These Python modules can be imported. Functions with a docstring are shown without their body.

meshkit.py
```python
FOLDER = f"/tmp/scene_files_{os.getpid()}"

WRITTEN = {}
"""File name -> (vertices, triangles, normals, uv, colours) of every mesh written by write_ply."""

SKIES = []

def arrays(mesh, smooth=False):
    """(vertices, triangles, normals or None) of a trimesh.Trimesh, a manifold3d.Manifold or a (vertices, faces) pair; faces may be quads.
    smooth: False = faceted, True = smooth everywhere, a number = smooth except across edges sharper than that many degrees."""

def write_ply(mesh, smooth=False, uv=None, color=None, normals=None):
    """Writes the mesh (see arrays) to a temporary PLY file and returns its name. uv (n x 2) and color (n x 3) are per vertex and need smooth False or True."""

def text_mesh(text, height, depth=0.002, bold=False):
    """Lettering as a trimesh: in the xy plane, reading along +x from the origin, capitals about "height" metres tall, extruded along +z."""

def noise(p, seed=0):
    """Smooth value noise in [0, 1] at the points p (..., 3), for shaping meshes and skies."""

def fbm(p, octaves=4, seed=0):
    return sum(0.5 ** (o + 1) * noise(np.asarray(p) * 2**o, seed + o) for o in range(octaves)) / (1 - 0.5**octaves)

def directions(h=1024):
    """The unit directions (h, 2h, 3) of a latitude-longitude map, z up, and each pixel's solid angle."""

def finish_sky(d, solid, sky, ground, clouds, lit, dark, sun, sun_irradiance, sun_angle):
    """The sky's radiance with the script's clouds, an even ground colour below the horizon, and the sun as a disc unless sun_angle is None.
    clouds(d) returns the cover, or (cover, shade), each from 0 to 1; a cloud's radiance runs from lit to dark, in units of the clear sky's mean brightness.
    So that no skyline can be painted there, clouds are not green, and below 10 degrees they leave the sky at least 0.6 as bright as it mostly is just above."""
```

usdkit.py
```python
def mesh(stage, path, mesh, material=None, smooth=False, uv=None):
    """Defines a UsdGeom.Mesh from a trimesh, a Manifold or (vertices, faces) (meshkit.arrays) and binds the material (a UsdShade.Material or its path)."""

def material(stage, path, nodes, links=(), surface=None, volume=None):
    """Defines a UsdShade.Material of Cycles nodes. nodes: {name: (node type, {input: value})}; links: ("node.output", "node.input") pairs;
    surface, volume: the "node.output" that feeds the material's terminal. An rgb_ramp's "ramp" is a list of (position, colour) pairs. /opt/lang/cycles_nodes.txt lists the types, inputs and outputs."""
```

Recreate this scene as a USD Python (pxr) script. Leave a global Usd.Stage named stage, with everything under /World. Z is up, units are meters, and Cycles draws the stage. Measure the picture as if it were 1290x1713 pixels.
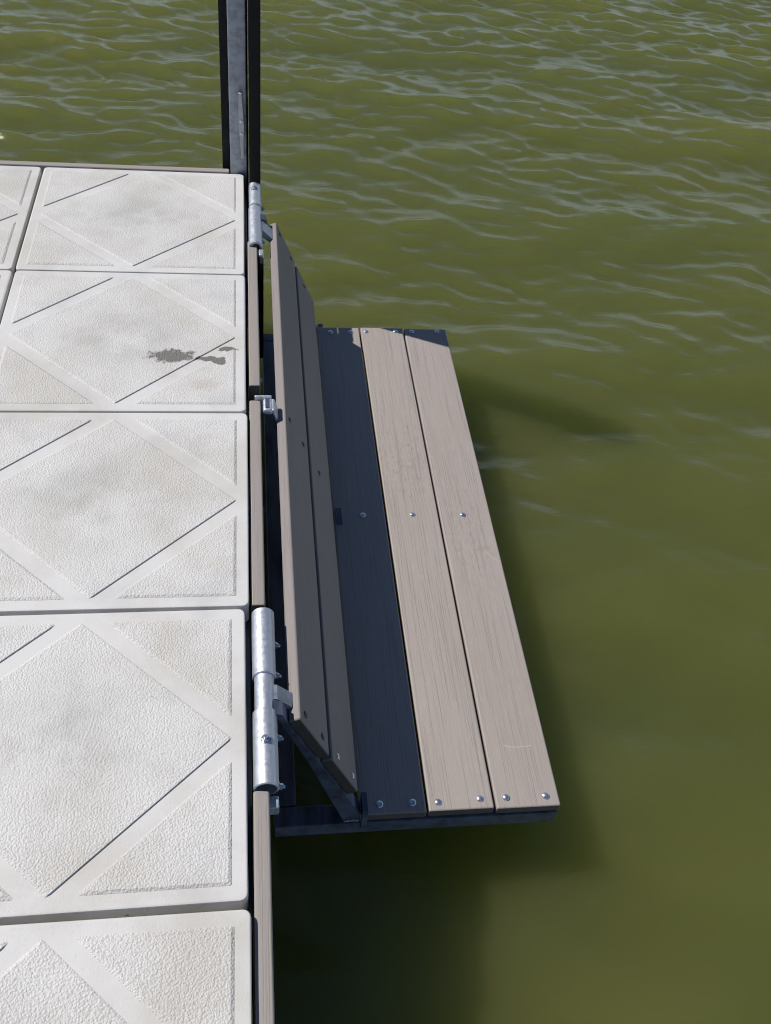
import math
import numpy as np
import trimesh
from shapely.geometry import Polygon
import usdkit
import meshkit
from pxr import Usd, UsdGeom, UsdLux, UsdShade, Gf, Sdf

stage = Usd.Stage.CreateInMemory()
UsdGeom.SetStageUpAxis(stage, UsdGeom.Tokens.z)
UsdGeom.SetStageMetersPerUnit(stage, 1.0)
UsdGeom.Xform.Define(stage, '/World')
UsdGeom.Scope.Define(stage, '/World/Looks')

# ------------------------------------------------------------------ camera
EXPOSURE = 0.0
F, YAW, PITCH, ROLL = 1628.34, 0.197717, 0.798412, 0.131894
CX, CY, CZ = 0.007819, -3.026807, 1.555705
cam = UsdGeom.Camera.Define(stage, '/World/camera')
fw = np.array([math.sin(YAW) * math.cos(PITCH), math.cos(YAW) * math.cos(PITCH), -math.sin(PITCH)])
r0 = np.array([math.cos(YAW), -math.sin(YAW), 0.0])
u0 = np.cross(r0, fw)
c_, s_ = math.cos(ROLL), math.sin(ROLL)
rt, up = c_ * r0 + s_ * u0, -s_ * r0 + c_ * u0
cam.AddTransformOp().Set(Gf.Matrix4d(*rt, 0, *up, 0, *(-fw), 0, CX, CY, CZ, 1))
cam.CreateHorizontalApertureAttr(36.0)
cam.CreateVerticalApertureAttr(36.0 * 1024 / 771)
cam.CreateFocalLengthAttr(F / 1290 * 36.0)
cam.CreateClippingRangeAttr(Gf.Vec2f(0.01, 2000))
cam.CreateExposureAttr(EXPOSURE)

# ------------------------------------------------------------------ sky and sun
SUN = np.array([-0.755, 0.347, 1.0])
SUN /= np.linalg.norm(SUN)
SKY_STRENGTH, SUN_INTENSITY = 0.055, 1.08
CLOUD = (12.0, 14.0, 16.8)
sky_m = usdkit.material(stage, '/World/Looks/sky', {
    'sky': ('sky_texture', {'sky_type': 'single_scattering', 'sun_disc': False, 'sun_elevation': math.asin(SUN[2]),
                            'sun_rotation': math.atan2(SUN[0], SUN[1]), 'air_density': 1.0, 'aerosol_density': 0.15, 'ozone_density': 8.0}),
    # thin white cloud, thicker towards the horizon all round
    'dir': ('texture_coordinate', {}), 'sep': ('separate_xyz', {}),
    'up': ('math', {'math_type': 'maximum', 'value2': 0.0}), 'den': ('math', {'math_type': 'add', 'value2': 0.16}),
    'inv': ('math', {'math_type': 'divide', 'value1': 1.0}), 'flat': ('vector_math', {'math_type': 'scale'}),
    'nz': ('noise_texture', {'scale': 0.9, 'detail': 5.0, 'roughness': 0.55, 'distortion': 0.4}),
    'cov': ('map_range', {'range_type': 'smoothstep', 'from_min': 0.34, 'from_max': 0.66, 'to_min': 0.85, 'to_max': 1.0, 'clamp': True}),
    'low': ('map_range', {'range_type': 'smoothstep', 'from_min': 0.03, 'from_max': 0.42, 'to_min': 0.95, 'to_max': 0.0, 'clamp': True}),
    'fac': ('math', {'math_type': 'multiply'}),
    'mixc': ('mix', {'mix_type': 'mix', 'color2': CLOUD}),
    'bg': ('background_shader', {'strength': SKY_STRENGTH})},
    [('dir.generated', 'sep.vector'), ('sep.z', 'up.value1'), ('up.value', 'den.value1'), ('den.value', 'inv.value2'), ('dir.generated', 'flat.vector1'),
     ('inv.value', 'flat.scale'), ('flat.vector', 'nz.vector'), ('nz.fac', 'cov.value'), ('sep.z', 'low.value'), ('cov.result', 'fac.value1'),
     ('low.result', 'fac.value2'), ('fac.value', 'mixc.fac'), ('sky.color', 'mixc.color1'), ('mixc.color', 'bg.color')], surface='bg.background')
dome = UsdLux.DomeLight.Define(stage, '/World/sky')
UsdShade.MaterialBindingAPI.Apply(dome.GetPrim()).Bind(sky_m)
dome.GetPrim().SetCustomDataByKey('kind', 'structure')
sun = UsdLux.DistantLight.Define(stage, '/World/sun')
sun.CreateIntensityAttr(SUN_INTENSITY)
sun.CreateAngleAttr(0.53)
sun.CreateNormalizeAttr(True)
sun.CreateColorAttr(Gf.Vec3f(1.0, 0.955, 0.905))
zx = np.cross([0, 0, 1.0], SUN); zx /= np.linalg.norm(zx)
zy = np.cross(SUN, zx)
sun.AddTransformOp().Set(Gf.Matrix4d(*zx, 0, *zy, 0, *SUN, 0, 0, 0, 0, 1))


# ------------------------------------------------------------------ helpers
class Mat:
    """Collects nodes and links of one material."""
    def __init__(self, name):
        self.name, self.nodes, self.links, self.k = name, {}, [], 0

    def n(self, kind, inputs=None, **linked):
        self.k += 1
        name = f'{kind}_{self.k}'
        self.nodes[name] = (kind, inputs or {})
        for socket, src in linked.items():
            self.links.append((src, f'{name}.{socket}'))
        return name

    def pos(self, scale=(1, 1, 1), loc=(0, 0, 0)):
        if 'geo' not in self.nodes:
            self.nodes['geo'] = ('geometry', {})
        return self.n('mapping', {'scale': scale, 'location': loc}, vector='geo.position') + '.vector'

    def noise(self, scale=(1, 1, 1), loc=(0, 0, 0), detail=3.0, rough=0.5, dist=0.0):
        return self.n('noise_texture', {'scale': 1.0, 'detail': detail, 'roughness': rough, 'distortion': dist}, vector=self.pos(scale, loc)) + '.fac'

    def rng(self, src, a, b, lo=0.0, hi=1.0, smooth=True):
        return self.n('map_range', {'range_type': 'smoothstep' if smooth else 'linear', 'from_min': a, 'from_max': b, 'to_min': lo, 'to_max': hi, 'clamp': True}, value=src) + '.result'

    def math(self, op, a, b):
        inp, ln = {'math_type': op}, {}
        for key, v in (('value1', a), ('value2', b)):
            if isinstance(v, str): ln[key] = v
            else: inp[key] = v
        return self.n('math', inp, **ln) + '.value'

    def mix(self, fac, a, b, mode='mix'):
        inp, ln = {'mix_type': mode}, {}
        for key, v in (('fac', fac), ('color1', a), ('color2', b)):
            if isinstance(v, str): ln[key] = v
            else: inp[key] = v
        return self.n('mix', inp, **ln) + '.color'

    def bump(self, height, dist, strength=1.0, normal=None):
        ln = {'height': height}
        if normal: ln['normal'] = normal
        return self.n('bump', {'distance': dist, 'strength': strength}, **ln) + '.normal'

    def blob(self, center, radius, wob=0.45, freq=60, seed=0, soft=0.12):
        """A ragged spot at a place of the object: 1 inside, 0 outside."""
        v = self.pos(tuple(1 / r for r in radius), tuple(-c / r for c, r in zip(center, radius)))
        ln = self.n('vector_math', {'math_type': 'length'}, vector1=v) + '.value'
        nz = self.noise((freq, freq, freq), (seed, seed * 2.3, 0), 3)
        d = self.math('add', ln, self.math('multiply', self.math('subtract', nz, 0.5), wob * 4))
        return self.rng(d, 1 - soft, 1 + soft, 1.0, 0.0)

    def done(self, base=None, rough=0.5, normal=None, **kw):
        inp, ln = dict(kw), {}
        for key, v in (('base_color', base), ('roughness', rough), ('normal', normal)):
            if v is None: continue
            if isinstance(v, str): ln[key] = v
            else: inp[key] = v
        b = self.n('principled_bsdf', inp, **ln)
        return usdkit.material(stage, '/World/Looks/' + self.name, self.nodes, self.links, surface=b + '.BSDF')


used = {}
def path_for(name, parent='/World'):
    base = f'{parent}/{name}'
    k = used.get(base, 0)
    used[base] = k + 1
    return base if k == 0 else f'{base}_{k:03d}'


def tag(prim, label=None, category=None, group=None, kind=None):
    for key, v in (('label', label), ('category', category), ('group', group), ('kind', kind)):
        if v: prim.SetCustomDataByKey(key, v)


class Thing:
    """An Xform at the thing's base; its parts are given in world coordinates."""
    def __init__(self, name, loc, label, category):
        self.loc = np.array(loc, float)
        self.path = path_for(name)
        x = UsdGeom.Xform.Define(stage, self.path)
        x.AddTranslateOp().Set(Gf.Vec3d(*self.loc))
        tag(x.GetPrim(), label, category)

    def part(self, name, mesh, mat, parent=None, smooth=35, label=None, kind=None):
        m = mesh.copy()
        m.apply_translation(-self.loc)
        pth = path_for(name, parent or self.path)
        q = usdkit.mesh(stage, pth, m, mat, smooth=smooth)
        tag(q.GetPrim(), label, None, None, kind)
        return pth


def rbox(x0, x1, y0, y1, z0, z1, r=0.004, n=2):
    """A box with rounded edges."""
    r = min(r, 0.49 * min(x1 - x0, y1 - y0, z1 - z0))
    dirs = []
    for i in range(n + 1):
        for j in range(n + 1 - i):
            k = n - i - j
            v = np.sin(np.array([i, j, k]) / n * math.pi / 2)
            dirs.append(v / np.linalg.norm(v))
    pts = []
    for sx in (0, 1):
        for sy in (0, 1):
            for sz in (0, 1):
                c = np.array([x1 - r if sx else x0 + r, y1 - r if sy else y0 + r, z1 - r if sz else z0 + r])
                sg = np.array([1 if sx else -1, 1 if sy else -1, 1 if sz else -1])
                pts += [c + r * d * sg for d in dirs]
    return trimesh.convex.convex_hull(np.array(pts))


def turned_y(mesh, angle, at):
    """Turns about the y axis through the point at."""
    mesh.apply_transform(trimesh.transformations.rotation_matrix(angle, [0, 1, 0], at))
    return mesh


def along_y(y0, y1, r, cx, cz, r_in=None, sec=40, bev=0.0015):
    if r_in is None:
        prof = [(0, y0), (r - bev, y0), (r, y0 + bev), (r, y1 - bev), (r - bev, y1), (0, y1)]
    else:
        prof = [(r_in, y0), (r - bev, y0), (r, y0 + bev), (r, y1 - bev), (r - bev, y1), (r_in, y1), (r_in, y0)]
    m = trimesh.creation.revolve(np.array(prof), sections=sec)
    m.apply_transform(trimesh.transformations.rotation_matrix(-math.pi / 2, [1, 0, 0]))
    m.apply_translation([cx, 0, cz])
    if m.volume < 0: m.invert()
    return m


def xz_plate(poly, y0, y1):
    """A polygon of the xz plane, extruded along y."""
    m = trimesh.creation.extrude_polygon(Polygon(poly), y1 - y0, engine='earcut')
    m.apply_transform(np.array([[1, 0, 0, 0], [0, 0, -1, y1], [0, 1, 0, 0], [0, 0, 0, 1.0]]))
    if m.volume < 0: m.invert()
    return m


def aim(mesh, at, direction):
    """Turns a mesh built along +z to the direction and moves it there."""
    m = mesh.copy()
    m.apply_transform(trimesh.geometry.align_vectors([0, 0, 1], np.array(direction, float)))
    m.apply_translation(at)
    return m


def hex_bolt(at, direction, r=0.0085, h=0.006, shank=0.012):
    head = trimesh.creation.cylinder(radius=r, height=h, sections=6)
    head.apply_translation([0, 0, h / 2])
    washer = trimesh.creation.cylinder(radius=r * 1.3, height=0.002, sections=20)
    washer.apply_translation([0, 0, 0.0])
    end = trimesh.creation.cylinder(radius=r * 0.5, height=shank, sections=12)
    end.apply_translation([0, 0, shank / 2])
    return aim(trimesh.util.concatenate([head, washer, end]), at, direction)


def dome_bolt(at, direction, r=0.0085, h=0.0040):
    prof = np.array([(0, -0.002), (r, -0.002), (r, 0.0008)] + [(r * math.cos(a), 0.0008 + h * math.sin(a)) for a in np.linspace(0.25, math.pi / 2 - 0.15, 5)] + [(0, 0.0008 + h)])
    m = trimesh.creation.revolve(prof, sections=20)
    if m.volume < 0: m.invert()
    return aim(m, at, direction)


# ------------------------------------------------------------------ materials
def composite(name, along='y', base=(0.376, 0.334, 0.306), dark=(0.23, 0.203, 0.185), extra=False, grain=1.0):
    m = Mat(name)
    sc = {'y': (340, 3.5, 340), 'x': (3.5, 340, 340)}[along]
    sc2 = {'y': (520, 30, 520), 'x': (30, 520, 520)}[along]
    g = m.noise(sc, (3, 1, 7), 3, 0.55, 0.05)
    g2 = m.noise(sc2, (1, 5, 2), 2, 0.5)
    big = m.noise((5, 2.2, 5), (0.3, 4, 0), 4, 0.55)
    col = m.mix(m.math('multiply', m.rng(g, 0.47, 0.68), 0.5), base, dark)
    col = m.mix(m.math('multiply', m.rng(g2, 0.52, 0.75), 0.55), col, tuple(c * 1.2 for c in base))
    col = m.mix(m.math('multiply', m.rng(big, 0.35, 0.7), 0.22), col, tuple(c * f for c, f in zip(base, (0.8, 0.76, 0.72))))
    if extra:
        scuff = m.math('maximum', m.blob((0.46, -0.93, -0.41), (0.09, 0.16, 1), 0.5, 26, 3, 0.5), m.blob((0.61, -1.24, -0.41), (0.06, 0.17, 1), 0.5, 26, 8, 0.5))
        fine = m.rng(m.noise((140, 40, 140), (9, 3, 0), 4, 0.6), 0.5, 0.64)
        col = m.mix(m.math('multiply', m.math('multiply', scuff, fine), 0.32), col, (0.22, 0.155, 0.125))
        v = m.pos((1, 1, 0), (-0.733, 1.259, 0))
        d = m.n('vector_math', {'math_type': 'length'}, vector1=v) + '.value'
        ring = m.rng(m.math('absolute', m.math('subtract', d, 0.0935), 0.0), 0.0004, 0.0012, 1, 0)
        here = m.blob((0.664, -1.318, -0.414), (0.022, 0.038, 1), 0.1, 90, 2, 0.1)
        ring2 = m.rng(m.math('absolute', m.math('subtract', m.n('vector_math', {'math_type': 'length'}, vector1=m.pos((1, 1, 0), (-0.62, 1.785, 0))) + '.value', 0.12), 0.0), 0.0004, 0.0013, 1, 0)
        here2 = m.blob((0.615, -1.90, -0.414), (0.035, 0.02, 1), 0.1, 90, 5, 0.1)
        col = m.mix(m.math('multiply', m.math('maximum', m.math('multiply', ring, here), m.math('multiply', ring2, here2)), 0.38), col, (0.72, 0.66, 0.6))
    m.nodes['who'] = ('object_info', {})
    col = m.mix(m.math('multiply', 'who.random', 0.28), col, tuple(c * f for c, f in zip(base, (0.72, 0.70, 0.68))))
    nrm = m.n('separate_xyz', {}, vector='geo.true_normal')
    end_shade = m.rng(m.math('absolute', nrm + {'y': '.y', 'x': '.x'}[along], 0.0), 0.75, 0.95)
    col = m.mix(end_shade, col, tuple(c * 0.3 for c in base))      # sawn ends: shade on these faces painted into the base colour
    h = m.math('add', m.math('multiply', m.rng(g, 0.54, 0.74, 1, 0), 0.8), m.math('multiply', g2, 0.4))
    return m.done(col, 0.62, m.bump(h, 0.0005 * grain), specular_ior_level=0.35)


def steel(name, base, rough=0.4, metallic=0.0, blotch=0.35, tint=(0.9, 0.93, 1.0), freq=22, streak=1.0, dent=0.25, spec=0.5):
    m = Mat(name)
    a = m.noise((freq, freq / streak, freq), (1, 2, 3), 5, 0.6)
    b = m.noise((260, 260, 260), (0, 0, 0), 2)
    col = m.mix(m.rng(a, 0.3, 0.7), tuple(c * (1 - blotch) for c in base), tuple(min(1, c * (1 + blotch) * t) for c, t in zip(base, tint)))
    ro = m.rng(a, 0.25, 0.75, rough * 0.75, min(1, rough * 1.35))
    return m.done(col, ro, m.bump(m.math('add', m.math('multiply', a, dent), m.math('multiply', b, 0.12)), 0.0012), metallic=metallic, specular_ior_level=spec)


def poly_deck(name, rough_grip, stained=False, seed=0.0):
    m = Mat(name)
    white, warm, grey = (0.655, 0.645, 0.628), (0.545, 0.525, 0.48), (0.50, 0.495, 0.49)
    a = m.noise((3.2, 3.2, 3.2), (seed, 4.1, 0), 5, 0.62)
    b = m.noise((7, 7, 7), (2.2, seed, 9), 4, 0.6)
    col = m.mix(m.rng(a, 0.40, 0.68), white, warm)
    col = m.mix(m.math('multiply', m.rng(b, 0.5, 0.75), 0.55), col, grey)
    xyz = m.n('separate_xyz', {}, vector=m.pos((1 / 0.634, 1 / 0.6, 1), (0.01, 0.008, 0)))
    fx = m.math('absolute', m.math('subtract', m.math('fraction', m.math('add', xyz + '.x', 20.0), 0.0), 0.5), 0.0)
    fy = m.math('absolute', m.math('subtract', m.math('fraction', m.math('add', xyz + '.y', 20.0), 0.0), 0.5), 0.0)
    worn = m.rng(m.math('add', fx, fy), 0.02, 0.42, 1.0, 0.0)       # trodden dirt towards the middle of each panel
    dirt = m.rng(m.noise((6, 6, 6), (seed, 9.7, 1), 5, 0.65), 0.36, 0.64)
    col = m.mix(m.math('multiply', m.math('multiply', worn, dirt), 0.72), col, (0.41, 0.405, 0.38))
    spk = m.noise((230, 230, 230), (0, 7, 0), 2)
    col = m.mix(m.math('multiply', m.rng(spk, 0.62, 0.74), 0.25), col, (0.36, 0.33, 0.29))
    speck = m.rng(m.noise((75, 75, 75), (5, 1, 0), 1), 0.815, 0.83)
    col = m.mix(m.math('multiply', speck, 0.8), col, (0.2, 0.15, 0.11))
    normal = None
    if rough_grip:
        warp = m.n('noise_texture', {'scale': 1.0, 'detail': 2.0, 'roughness': 0.5}, vector=m.pos((150, 150, 150), (3, 3, 0)))
        shift = m.n('vector_math', {'math_type': 'multiply_add', 'vector2': (1.1, 1.1, 1.1)}, vector1=warp + '.color', vector3=m.pos((260, 260, 260)))
        cell = m.n('voronoi_texture', {'feature': 'smooth_f1', 'scale': 1.0, 'smoothness': 0.35, 'randomness': 1.0}, vector=shift + '.vector') + '.distance'
        w2 = m.noise((330, 330, 330), (4, 4, 0), 3, 0.6)
        w3 = m.noise((60, 60, 60), (1, 8, 0), 2, 0.5)
        h = m.math('add', m.math('multiply', cell, -1.15), m.math('add', m.math('multiply', w2, 0.55), m.math('multiply', w3, 0.5)))
        col = m.mix(m.math('multiply', m.rng(cell, 0.35, 0.75), 0.2), col, (0.40, 0.375, 0.33))
        normal = m.bump(h, 0.0011)
    else:
        normal = m.bump(m.noise((380, 380, 380), (1, 0, 0), 2), 0.0003)
    if stained:
        wet = m.blob((-0.188, -0.985, 0), (0.056, 0.026, 1), 0.42, 75, 1, 0.22)
        for c, r, s in (((-0.095, -0.992, 0), (0.026, 0.011, 1), 2), ((-0.045, -0.951, 0), (0.026, 0.009, 1), 3), ((-0.07, -1.003, 0), (0.017, 0.017, 1), 6)):
            wet = m.math('maximum', wet, m.blob(c, r, 0.5, 60, s, 0.14))
        col = m.mix(m.math('multiply', wet, 0.92), col, (0.14, 0.13, 0.115))
        rust = m.blob((-0.098, -1.10, 0), (0.03, 0.02, 1), 0.7, 70, 7, 0.6)
        col = m.mix(m.math('multiply', rust, 0.3), col, (0.42, 0.33, 0.26))
    return m.done(col, 0.55, normal, specular_ior_level=0.4)


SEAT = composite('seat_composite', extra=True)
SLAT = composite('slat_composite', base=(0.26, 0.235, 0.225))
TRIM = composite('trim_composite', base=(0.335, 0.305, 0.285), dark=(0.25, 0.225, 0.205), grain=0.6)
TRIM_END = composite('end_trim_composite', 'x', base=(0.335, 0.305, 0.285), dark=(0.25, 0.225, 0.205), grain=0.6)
DECK = poly_deck('deck_plastic', False, True, 0.7)
GRIP = poly_deck('grip_plastic', True, True, 0.7)
GALV = steel('galvanized_steel', (0.62, 0.64, 0.67), 0.42, 0.7, 0.06, freq=110, dent=0.01)
BOLT = steel('bolt_steel', (0.62, 0.64, 0.68), 0.3, 0.9, 0.12, freq=90)
DARK = steel('dark_painted_steel', (0.075, 0.09, 0.125), 0.40, 0.0, 0.5, freq=30, streak=5)
GUN = steel('mill_scale_steel', (0.30, 0.325, 0.36), 0.36, 0.35, 0.3, freq=34, streak=1)
CLEAT = steel('cleat_aluminium', (0.56, 0.54, 0.50), 0.45, 0.1, 0.12, freq=60)
RUB = steel('black_bumper_plastic', (0.007, 0.0072, 0.0078), 0.62, 0.0, 0.25, spec=0.22)

# ------------------------------------------------------------------ water
WATER_Z = -0.60


def graded(a, b, step, lo, hi, growth=1.12):
    core = list(np.arange(a, b + 1e-6, step))
    out, s = core[:], step
    x = core[-1]
    while x < hi:
        s *= growth; x += s; out.append(x)
    s, x, left = step, core[0], []
    while x > lo:
        s *= growth; x -= s; left.append(x)
    return np.array(left[::-1] + out)


gx, gy = graded(-2.2, 4.6, 0.0165, -700, 700), graded(-2.9, 5.0, 0.0145, -700, 900)
X, Y = np.meshgrid(gx, gy)
rng = np.random.default_rng(11)
sp = np.maximum(np.gradient(X, axis=1), np.gradient(Y, axis=0))
dX, dY, Z = np.zeros_like(X), np.zeros_like(X), np.zeros_like(X)
# patches of stronger and weaker ripples, as gusts make them
calm = 0.40 + 0.60 * np.clip((Y + 2.0) / 3.6, 0, 1)          # the dock shelters the water beside it
gust = calm * (0.55 + 0.9 * meshkit.fbm(np.stack([X * 0.55, Y * 0.9, 0 * X], -1), 3, 5))
NW = 150
lam = 0.085 * (1.25 / 0.085) ** rng.random(NW) ** 1.15
for l in lam:
    th = math.radians(-97 + rng.normal(0, 22 if l > 0.3 else 30))
    k = 2 * math.pi / l
    a = 0.0024 * (l / 0.35) ** 1.0 * rng.uniform(0.3, 1.4) * (0.74 if l < 0.3 else 0.42)
    ph = k * (math.cos(th) * X + math.sin(th) * Y) + rng.uniform(0, 6.28)
    keep = np.clip((l / sp - 3) / 3, 0, 1) * (gust if l < 0.3 else 1.0)
    Z += a * keep * np.cos(ph)
    dX -= 0.36 * a * keep * math.cos(th) * np.sin(ph)
    dY -= 0.36 * a * keep * math.sin(th) * np.sin(ph)
V = np.stack([X + dX, Y + dY, WATER_Z + Z], -1).reshape(-1, 3)
ny, nx = X.shape
i0 = (np.arange(ny - 1)[:, None] * nx + np.arange(nx - 1)[None, :]).ravel()
faces = np.vstack([np.stack([i0, i0 + 1, i0 + nx + 1], 1), np.stack([i0, i0 + nx + 1, i0 + nx], 1)])
wm = Mat('lake_water')
rip = wm.noise((20, 46, 20), (0, 0, 0), 4, 0.6, 0.4)
big = wm.noise((0.55, 0.8, 0.5), (3, 1, 0), 4, 0.6)
wcol = wm.mix(wm.rng(big, 0.35, 0.7), (0.104, 0.112, 0.0275), (0.090, 0.102, 0.0285))
WATER = wm.done(wcol, 0.14, wm.bump(rip, 0.0021), ior=1.33, subsurface_method='random_walk', subsurface_weight=1.0,
                subsurface_radius=(1.0, 1.1, 0.6), subsurface_scale=0.25)
w = usdkit.mesh(stage, '/World/lake_water', trimesh.Trimesh(V, faces, process=False), WATER, smooth=True)
tag(w.GetPrim(), 'olive green rippled lake water around the dock and bench', 'water', None, 'structure')

# ------------------------------------------------------------------ dock
dock = Thing('dock', (-0.95, -2.4, WATER_Z), 'floating dock of pale grey diamond-patterned deck panels edged with brown trim boards', 'dock')
TOP, THICK = 0.0, 0.055
rows = [(-0.5985, -0.008), (-1.1985, -0.6015), (-1.797, -1.2022), (-2.392, -1.803), (-3.001, -2.4065), (-3.602, -3.008), (-4.202, -3.608), (-4.802, -4.208)]
right = [-0.003, -0.001, 0.0025, -0.006, 0.002, 0.0, 0.001, -0.002]
rr = np.random.default_rng(4)


def pads_of(x0, x1, y0, y1):
    e, mx, my = 0.026, (x0 + x1) / 2, (y0 + y1) / 2
    t = 0.052
    a, b = x0 + e, x1 - e
    c, d = y0 + e, y1 - e
    hx, hy = (b - a) / 2, (d - c) / 2
    kx, ky = hx - t * hx / hy * 0.82, hy - t * 0.82
    return [[(b, my), (mx, d), (a, my), (mx, c)],
            [(b, c), (b, c + ky), (b - kx, c)], [(a, c), (a + kx, c), (a, c + ky)],
            [(a, d), (a, d - ky), (a + kx, d)], [(b, d), (b - kx, d), (b, d - ky)]]


def pad_mesh(poly, z):
    """A raised grip pad: steep where it faces the sloping groove on its lower right, gently sloped elsewhere."""
    pts = np.array(poly, float)
    if Polygon(pts).exterior.is_ccw is False: pts = pts[::-1]
    top = Polygon(pts)
    n = len(pts)
    for i in range(n):
        e = pts[(i + 1) % n] - pts[i]
        nrm = np.array([e[1], -e[0]]) / np.linalg.norm(e)
        steep = float(nrm @ np.array([0.707, -0.707])) > 0.9
        ins = 0.0004 if steep else (0.005 if max(abs(nrm)) > 0.95 else 0.005)
        q = pts[i] - nrm * ins
        d = e / np.linalg.norm(e)
        half = Polygon([q - 3 * d, q + 3 * d, q + 3 * d - nrm * 3, q - 3 * d - nrm * 3])
        top = top.intersection(half)
    lo = np.array(Polygon(pts).buffer(-0.003).buffer(0.003, quad_segs=3).exterior.coords)[:-1]
    hi = np.array(top.buffer(-0.003).buffer(0.003, quad_segs=3).exterior.coords)[:-1]
    return trimesh.convex.convex_hull(np.vstack([np.c_[lo, np.full(len(lo), z - 0.003)], np.c_[lo, np.full(len(lo), z + 0.0004)], np.c_[hi, np.full(len(hi), z + 0.0029)]]))


for ci in range(3):
    for ri, (y0, y1) in enumerate(rows):
        x1 = right[ri] - ci * 0.634 - (0.002 * rr.random() if ci else 0)
        x0 = x1 - 0.6275
        z = TOP + (rr.uniform(-0.001, 0.001)) + (0.006 if ri == 4 else 0)
        tilt = rr.normal(0, 0.0012)
        plan = Polygon([(x0, y0), (x1, y0), (x1, y1), (x0, y1)]).buffer(-0.013).buffer(0.013, quad_segs=4)
        rings = []
        for ins, dz in ((0.0045, 0), (0.0016, 0.0012), (0.0003, 0.0035), (0, 0.006), (0, THICK)):
            q = np.array(plan.buffer(-ins, quad_segs=4).exterior.coords)[:-1]
            rings.append(np.c_[q, np.full(len(q), z - dz)])
        body = trimesh.convex.convex_hull(np.vstack(rings))
        T = trimesh.transformations.rotation_matrix(tilt, [0, 0, 1], [x1, (y0 + y1) / 2, 0])
        if (ci, ri) == (0, 3):
            T = trimesh.transformations.rotation_matrix(0.006, [0, 0, 1], [x1, y1, 0])
        body.apply_transform(T)
        pp = dock.part('deck_panel', body, DECK, label='panel with a dark wet stain near its right side' if (ci, ri) == (0, 1) else None)
        for poly in pads_of(x0, x1, y0, y1):
            pm = pad_mesh(poly, z)
            pm.apply_transform(T)
            dock.part('grip_pad', pm, GRIP, parent=pp, smooth=20)

# trim boards along the bench side and across the far end
TZ = -0.010
for a, b in ((-1.085, -0.4), (-1.788, -1.142), (-4.8, -2.196)):
    x0 = 0.0065
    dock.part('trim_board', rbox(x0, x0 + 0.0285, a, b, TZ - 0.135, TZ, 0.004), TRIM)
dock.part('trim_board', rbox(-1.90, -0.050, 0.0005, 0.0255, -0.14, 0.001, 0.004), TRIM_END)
# steel frame under the panels
for x0, x1 in ((-0.05, 0.004), (-0.70, -0.62), (-1.33, -1.25), (-1.91, -1.86)):
    dock.part('frame_beam', rbox(x0, x1, -4.8, -0.004, -0.20, -THICK - 0.003, 0.003), DARK)
for ya in (-0.05, -1.2, -2.4, -3.6, -4.78):
    for xa, xb in ((-0.617, -0.053), (-1.247, -0.703), (-1.857, -1.333)):
        dock.part('cross_beam', rbox(xa, xb, ya - 0.03, ya + 0.03, -0.18, -THICK - 0.005, 0.003), DARK)
for xa, ya in ((-0.66, -0.3), (-0.66, -2.0), (-0.66, -3.9), (-1.7, -0.3), (-1.7, -2.0), (-1.7, -3.9)):
    leg = trimesh.creation.cylinder(radius=0.028, segment=[[xa, ya, -1.3], [xa, ya, -0.19]], sections=24)
    dock.part('leg', leg, GALV)
dock.part('hanger_bar', rbox(0.0365, 0.053, -0.503, -0.472, -0.37, -0.022, 0.002), RUB)

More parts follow.
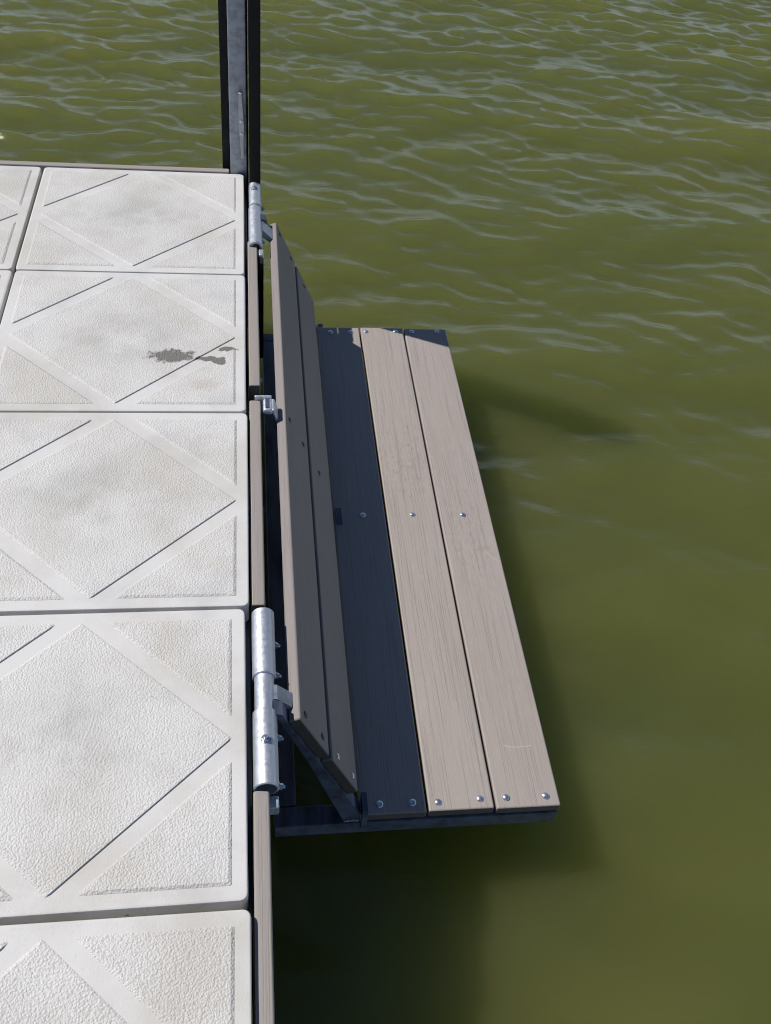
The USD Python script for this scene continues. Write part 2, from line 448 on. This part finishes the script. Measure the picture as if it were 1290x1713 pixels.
# ------------------------------------------------------------------ corner post
post = Thing('mooring_post', (-0.02, 0.02, WATER_Z), 'tall steel corner post with black bumper boards standing at the dock corner', 'post')
PH = 1.13
post.part('steel_tube', rbox(-0.046, 0.008, 0.0, 0.044, WATER_Z - 0.6, PH, 0.004, 3), GUN)
post.part('bumper_board', rbox(-0.072, 0.0125, 0.0455, 0.075, WATER_Z - 0.2, PH - 0.03, 0.003), RUB)
post.part('bumper_board', rbox(0.0145, 0.050, -0.066, 0.045, WATER_Z - 0.2, PH - 0.03, 0.003), RUB)
cl = [(-0.0165, 0.268), (-0.0075, 0.268), (-0.003, 0.205), (-0.0005, 0.16), (-0.003, 0.115), (-0.0035, 0.058), (-0.0105, 0.058), (-0.013, 0.11), (-0.0165, 0.16), (-0.0175, 0.21)]
horn = xz_plate(cl, -0.020, -0.012)
ct = post.part('cleat', trimesh.util.concatenate([horn, rbox(-0.0145, -0.0035, -0.0125, 0.0008, 0.125, 0.195, 0.002)]), CLEAT)
for zz in (0.181, 0.141):
    post.part('screw', hex_bolt((-0.0095, -0.0205, zz), (0, -1, 0), 0.0042, 0.003, 0.004), BOLT, parent=ct)

# ------------------------------------------------------------------ bench
bench = Thing('flip_up_bench', (0.37, -1.16, -0.47), 'swim bench of brown composite boards on a dark steel frame hung on the dock edge', 'bench')
H, PW, G = -0.4138, 0.1464, 0.0054
YN, YF, SX = -2.0535, -0.2652, 0.2362
BT = 0.026
bolts = {0: [(0.283, -0.296), (0.353, -0.294), (0.319, -1.157), (0.280, -2.030), (0.353, -2.030)],
         1: [(0.405, -0.290), (0.507, -0.287), (0.460, -1.157), (0.410, -2.032), (0.505, -2.029)],
         2: [(0.565, -0.286), (0.654, -0.283), (0.605, -1.159), (0.564, -2.029), (0.655, -2.030)]}
for i in range(3):
    x0 = SX + i * (PW + G)
    ja = (0.0, 0.001, -0.001)[i]
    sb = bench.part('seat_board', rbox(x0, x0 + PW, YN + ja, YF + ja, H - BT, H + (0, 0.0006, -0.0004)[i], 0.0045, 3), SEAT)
    for bx, by in bolts[i]:
        bench.part('bolt', dome_bolt((bx, by, H + 0.0005), (0, 0, 1)), BOLT, parent=sb)
# steel seat frame
FT = H - BT - 0.001
FB = FT - 0.045
bench.part('frame_rail', rbox(0.051, 0.100, -2.008, -0.314, FB, FT, 0.004), DARK)
bench.part('frame_rail', rbox(0.635, 0.682, -2.008, -0.314, FB, FT, 0.004), DARK)
bench.part('cross_rail', rbox(0.051, 0.684, -2.0585, -2.010, FB, FT, 0.004), DARK)
bench.part('cross_rail', rbox(0.051, 0.684, -0.312, -0.268, FB, FT, 0.004), DARK)
bench.part('cross_rail', rbox(0.102, 0.633, -1.180, -1.136, FB, FT, 0.004), DARK)
# slanted back
TX, TZB, ANG, PS, GS = 0.09585, -0.0299, 0.41248, 0.1545, 0.0161
ST = 0.0255
d_in, n_in = np.array([math.sin(ANG), -math.cos(ANG)]), np.array([math.cos(ANG), math.sin(ANG)])


def back_pt(s, t):
    q = np.array([TX, TZB]) + d_in * s + n_in * t
    return q[0], q[1]


for i, (s0, ya, yb) in enumerate(((0.0, -2.0447, -0.2504), (PS + GS, -2.0437, -0.2485))):
    m_ = rbox(-ST, 0, ya, yb, -PS, 0, 0.0045, 3)          # face at x = 0, top at z = 0
    turned_y(m_, -ANG, [0, 0, 0])
    a_, b_ = back_pt(s0, 0)
    m_.apply_translation([a_, 0, b_])
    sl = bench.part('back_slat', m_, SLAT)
    for yy in (-2.02, -1.165, -0.285):
        for s in ((0.028, 0.118) if i == 0 else (0.035, 0.125) if yy < -2 else (0.06,)):
            x_, z_ = back_pt(s0 + s, 0.0)
            bench.part('bolt', dome_bolt((x_, yy, z_), (n_in[0], 0, n_in[1]), 0.0075, 0.003), DARK if i == 0 or yy > -2 else BOLT, parent=sl)
# arms of the back, hinge tabs
for y0, y1 in ((-2.0500, -2.0200), (-1.180, -1.145), (-0.285, -0.255)):
    e = ST + 0.0012
    top_r, bot_r = back_pt(0.012, -e), back_pt(0.44, -e)
    arm = xz_plate([(0.046, 0.000), (0.062, -0.006), top_r, bot_r, (bot_r[0], FT + 0.0008), (0.200, FT + 0.0008), (0.118, -0.19)], y0, y1)
    bench.part('arm', arm, DARK)
    bench.part('foot_plate', rbox(*((0.2385, 0.2510) if y0 < -2 else (0.2420, 0.2600)), y0 - 0.012, y1 + (0.006 if y0 < -2 else 0.014), FT - 0.02, H + (0.030 if y0 < -2 else 0.004 if y0 < -1 else -0.004), 0.001), DARK)
AX, AZ = 0.0295, -0.0130
s1 = bench.part('hinge_sleeve', along_y(-1.963, -1.808, 0.0225, AX, AZ, 0.019), GALV)
bench.part('bolt', hex_bolt((AX + 0.021, -1.882, AZ - 0.006), (1, 0, -0.3), 0.006, 0.007), BOLT, parent=s1)
bench.part('bolt', hex_bolt((AX + 0.021, -1.955, AZ - 0.004), (1, 0, -0.3), 0.006, 0.007), BOLT, parent=s1)
s2 = bench.part('hinge_sleeve', along_y(-2.194, -2.040, 0.0225, AX, AZ, 0.0192), GALV)
bench.part('bolt', hex_bolt((AX + 0.001, -2.108, AZ + 0.0225), (0, 0, 1), 0.0075, 0.006, 0.010), BOLT, parent=s2)
for yy in (-2.09, -2.186):
    bench.part('bolt', hex_bolt((AX + 0.021, yy, AZ - 0.006), (1, 0, -0.3), 0.006, 0.008), BOLT, parent=s2)
bench.part('hinge_pipe', along_y(-2.150, -1.830, 0.0188, AX, AZ, 0.0155), GALV)
bench.part('hinge_tab', xz_plate([(AX + 0.012, AZ + 0.010), (AX + 0.024, AZ + 0.008), (0.082, -0.034), (0.080, -0.046), (AX + 0.012, AZ - 0.006)], -2.016, -1.984), GUN)
s3 = bench.part('hinge_sleeve', along_y(-0.433, -0.215, 0.0205, AX + 0.001, AZ, 0.017), GALV)
for yy in (-0.262, -0.389):
    bench.part('bolt', hex_bolt((AX + 0.019, yy, AZ - 0.006), (1, 0, -0.3), 0.006, 0.008), BOLT, parent=s3)
s4 = bench.part('hinge_sleeve', along_y(-0.205, -0.064, 0.0195, AX + 0.002, AZ, 0.016), GALV)
bench.part('bolt', hex_bolt((AX, -0.112, AZ + 0.0195), (0, 0, 1), 0.0075, 0.005, 0.008), BOLT, parent=s4)
bench.part('bolt', hex_bolt((AX + 0.019, -0.190, AZ - 0.006), (1, 0, -0.3), 0.007, 0.008), BOLT, parent=s4)
bench.part('hinge_pipe', along_y(-0.43, -0.10, 0.0158, AX + 0.0015, AZ, 0.012), GALV)
bench.part('hinge_tab', xz_plate([(AX + 0.012, AZ + 0.008), (AX + 0.024, AZ + 0.006), (0.085, -0.036), (0.083, -0.052), (AX + 0.012, AZ - 0.01)], -0.345, -0.2865), GUN)
# clamp under the near sleeve and by the far sleeve
bench.part('clamp', rbox(AX - 0.004, AX + 0.022, -2.222, -2.198, -0.055, -0.028, 0.003), GALV)
bench.part('clamp', rbox(AX + 0.010, AX + 0.024, -0.470, -0.437, -0.045, -0.014, 0.003), GALV)
# bent galvanized bracket in the middle
br = trimesh.util.concatenate([rbox(0.020, 0.062, -1.1415, -1.134, -0.055, 0.000, 0.002), rbox(0.040, 0.066, -1.186, -1.1405, -0.022, -0.004, 0.006),
                               turned_y(rbox(0.060, 0.069, -1.186, -1.1405, -0.070, -0.006, 0.004), -0.28, [0.062, 0, -0.006])])
mb = bench.part('hinge_bracket', br, GALV)

# weld beads where the near arm meets the frame
rw = np.random.default_rng(8)
beads = []
for k in range(16):
    b_ = trimesh.creation.icosphere(subdivisions=1, radius=rw.uniform(0.0016, 0.0026))
    b_.apply_translation([0.203 + k * 0.0029, -2.0515 + rw.normal(0, 0.0006), FT + 0.0006])
    beads.append(b_)
bench.part('weld_bead', trimesh.util.concatenate(beads), GALV)
